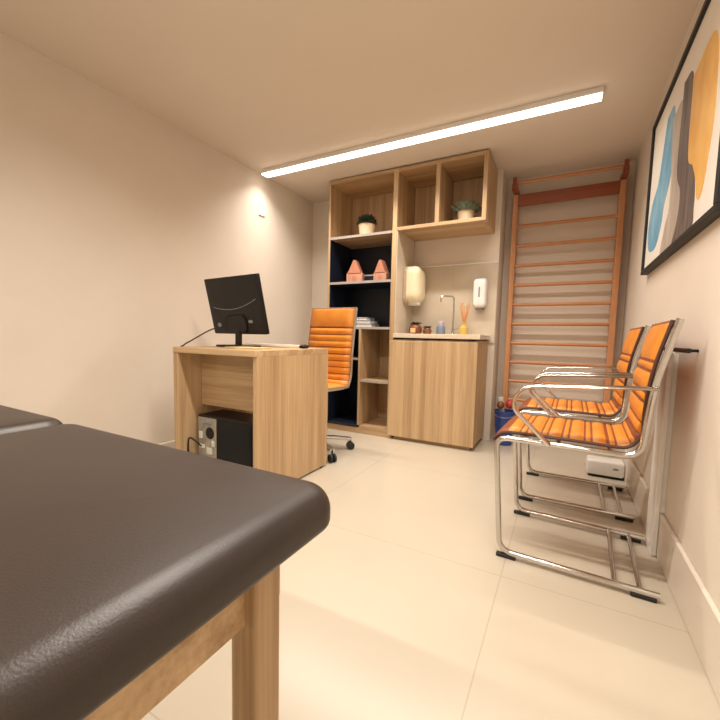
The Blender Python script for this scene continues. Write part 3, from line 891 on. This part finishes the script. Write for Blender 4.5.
vc = visitor_chair()
vc.location = (0.004, 1.49, 0)
vc.rotation_euler = (0, 0, math.radians(-2.5))
vc['label'] = 'orange ribbed leather cantilever chair with chrome arms, nearer of the two by the right wall'
copy_thing(vc, (0.022, 2.105, 0), 'orange ribbed leather cantilever chair with chrome arms, the farther one, partly hidden behind its twin', rz=math.radians(-0.8))


# ------------------------------------------------------------------ office chair behind the desk
def office_chair(loc, rz):
    t = thing('office_chair', (0, 0, 0), 'orange ribbed leather swivel chair on chrome castor base behind the desk', 'office chair')
    w = 0.385
    # local: faces -y; the side-view path is laid in x then turned
    bp = fillet([(0.0, 0.47), (0.035, 0.53), (0.045, 0.70), (0.10, 1.035)], [0, 0.04, 0.1, 0], 8)
    sp = fillet([(-0.43, 0.455), (-0.39, 0.485), (-0.15, 0.470), (0.0, 0.47)], [0, 0.04, 0.06, 0], 8)
    Rt = Matrix.Rotation(PI / 2, 4, 'Z') @ Matrix.Translation((0, -w / 2, 0))
    ribs = [(0.0 + i * 0.083, 0.066 + i * 0.083) for i in range(9)] + [(0.76, 0.985)]
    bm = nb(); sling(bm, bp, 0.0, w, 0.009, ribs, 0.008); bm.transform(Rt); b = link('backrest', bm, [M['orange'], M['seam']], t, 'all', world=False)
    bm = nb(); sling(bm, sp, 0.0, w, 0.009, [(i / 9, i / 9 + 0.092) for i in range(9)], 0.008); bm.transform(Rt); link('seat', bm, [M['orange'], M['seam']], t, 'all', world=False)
    full = [(p.x, p.y) for p in sp] + [(p.x, p.y) for p in bp][1:]
    for y in (-0.006, w + 0.006):
        bm = nb(); tube(bm, [(p[0], y, p[1]) for p in full], 0.012, 10, r2=0.008); bm.transform(Rt); link('side_rail', bm, M['steel'], t, True, world=False)
    bm = nb(); tube(bm, [(0.102, -0.006, 1.035), (0.102, w + 0.006, 1.035)], 0.006, 8, up=(0, 0, 1)); bm.transform(Rt); link('top_rail', bm, M['steel'], t, True, world=False)
    for xx in (-0.30, -0.06):
        bm = nb(); tube(bm, fillet([(xx, 0, 0.465), (xx * 0.6 - 0.06, w / 2, 0.425), (xx, w, 0.465)], 0.05), 0.011, 10, up=(0, 0, 1)); bm.transform(Rt); link('spreader', bm, M['steel'], t, True, world=False)
    bm = nb(); box(bm, -0.05, 0.05, -0.22, -0.06, 0.385, 0.425, 0.01); link('tilt_mechanism', bm, M['black'], t, world=False)
    bm = nb(); lathe(bm, [(0.026, 0.10), (0.026, 0.26), (0.018, 0.262), (0.018, 0.39)], 0, -0.14, 0, 20); link('gas_column', bm, M['chrome'], t, True, world=False)
    bm = nb(); lathe(bm, [(0.035, 0.085), (0.04, 0.09), (0.036, 0.13), (0.027, 0.135)], 0, -0.14, 0, 20); link('hub', bm, M['steel'], t, True, world=False)
    for k in range(5):
        a = math.radians(-28 + 72 * k) - rz
        d = Vector((math.cos(a), math.sin(a), 0)); c = Vector((0, -0.14, 0))
        bm = nb(); tube(bm, [c + d * 0.02 + Vector((0, 0, 0.105)), c + d * 0.15 + Vector((0, 0, 0.095)), c + d * 0.275 + Vector((0, 0, 0.078))], 0.014, 10, r2=0.02, up=(-d.y, d.x, 0))
        leg = link('leg', bm, M['steel'], t, True, world=False)
        e = c + d * 0.275
        sd = Vector((-d.y, d.x, 0))
        bm = nb()
        for s in (-0.014, 0.014):
            T = Matrix.Translation(e + sd * s + Vector((0, 0, 0.028))) @ sd.to_track_quat('Z', 'Y').to_matrix().to_4x4()
            lathe(bm, [(0.0, -0.009), (0.022, -0.009), (0.028, -0.006), (0.028, 0.006), (0.022, 0.009), (0.0, 0.009)], n=20, T=T)
        tube(bm, [e + Vector((0, 0, 0.028)), e + Vector((0, 0, 0.085))], 0.006, 8)
        link('caster', bm, M['rubber'], leg, True, world=False)
    t.location = loc
    t.rotation_euler = (0, 0, rz)
    return t


office_chair((-1.545, 2.34, 0), math.radians(0))

# ------------------------------------------------------------------ framed abstract picture on the right wall
t = thing('framed_picture', (XR, 2.02, 1.2), 'abstract picture in blue, brown and ochre in a black frame on the right wall', 'picture')
A0, A1, Z0, Z1 = 1.425, 2.61, 1.20, 1.98
fx0 = XR - 0.032
bm = nb()
box(bm, fx0, XR, A0, A1, Z0, Z0 + 0.022, 0.002, 1); box(bm, fx0, XR, A0, A1, Z1 - 0.022, Z1, 0.002, 1)
box(bm, fx0, XR, A0, A0 + 0.022, Z0 + 0.022, Z1 - 0.022, 0.002, 1); box(bm, fx0, XR, A1 - 0.022, A1, Z0 + 0.022, Z1 - 0.022, 0.002, 1)
link('frame', bm, M['frame'], t)
px = XR - 0.020
bm = nb(); box(bm, px, XR - 0.002, A0 + 0.022, A1 - 0.022, Z0 + 0.022, Z1 - 0.022)


def blob(pts, dx, mi):
    pl = smooth_path([(0, a, b) for a, b in pts + pts[:1]], 6)[:-1]
    a = [bm.verts.new((px - dx, p.y, p.z)) for p in pl]
    b = [bm.verts.new((px + 0.002, p.y, p.z)) for p in pl]
    bm.faces.new(a).material_index = mi
    ring_faces(bm, a, b, mi)


# (y, z) outlines; larger y lies to the left in the photograph
blob([(2.28, 1.86), (2.14, 1.84), (2.11, 1.59), (2.13, 1.52), (2.2, 1.45), (2.23, 1.37), (2.33, 1.29), (2.50, 1.31), (2.56, 1.42), (2.50, 1.54), (2.38, 1.62)], 0.0004, 1)
blob([(2.16, 1.80), (1.98, 1.78), (1.90, 1.5), (1.84, 1.36), (1.87, 1.28), (2.0, 1.224), (2.2, 1.224), (2.15, 1.34), (2.09, 1.44)], 0.0006, 2)
blob([(2.00, 1.86), (1.87, 1.82), (1.84, 1.6), (1.82, 1.46), (1.87, 1.39), (1.86, 1.224), (1.97, 1.224), (1.92, 1.33), (1.92, 1.42), (2.0, 1.53)], 0.0008, 3)
blob([(1.90, 1.44), (1.83, 1.52), (1.76, 1.47), (1.71, 1.37), (1.70, 1.29), (1.72, 1.224), (1.98, 1.224), (1.90, 1.32)], 0.0010, 3)
blob([(1.86, 1.80), (1.62, 1.80), (1.56, 1.55), (1.59, 1.40), (1.60, 1.36), (1.62, 1.32), (1.65, 1.30), (1.68, 1.32), (1.70, 1.37), (1.76, 1.45), (1.84, 1.52)], 0.0012, 4)
link('artwork', bm, [M['art_paper'], M['art_blue'], M['art_grey'], M['art_brown'], M['art_gold']], t)
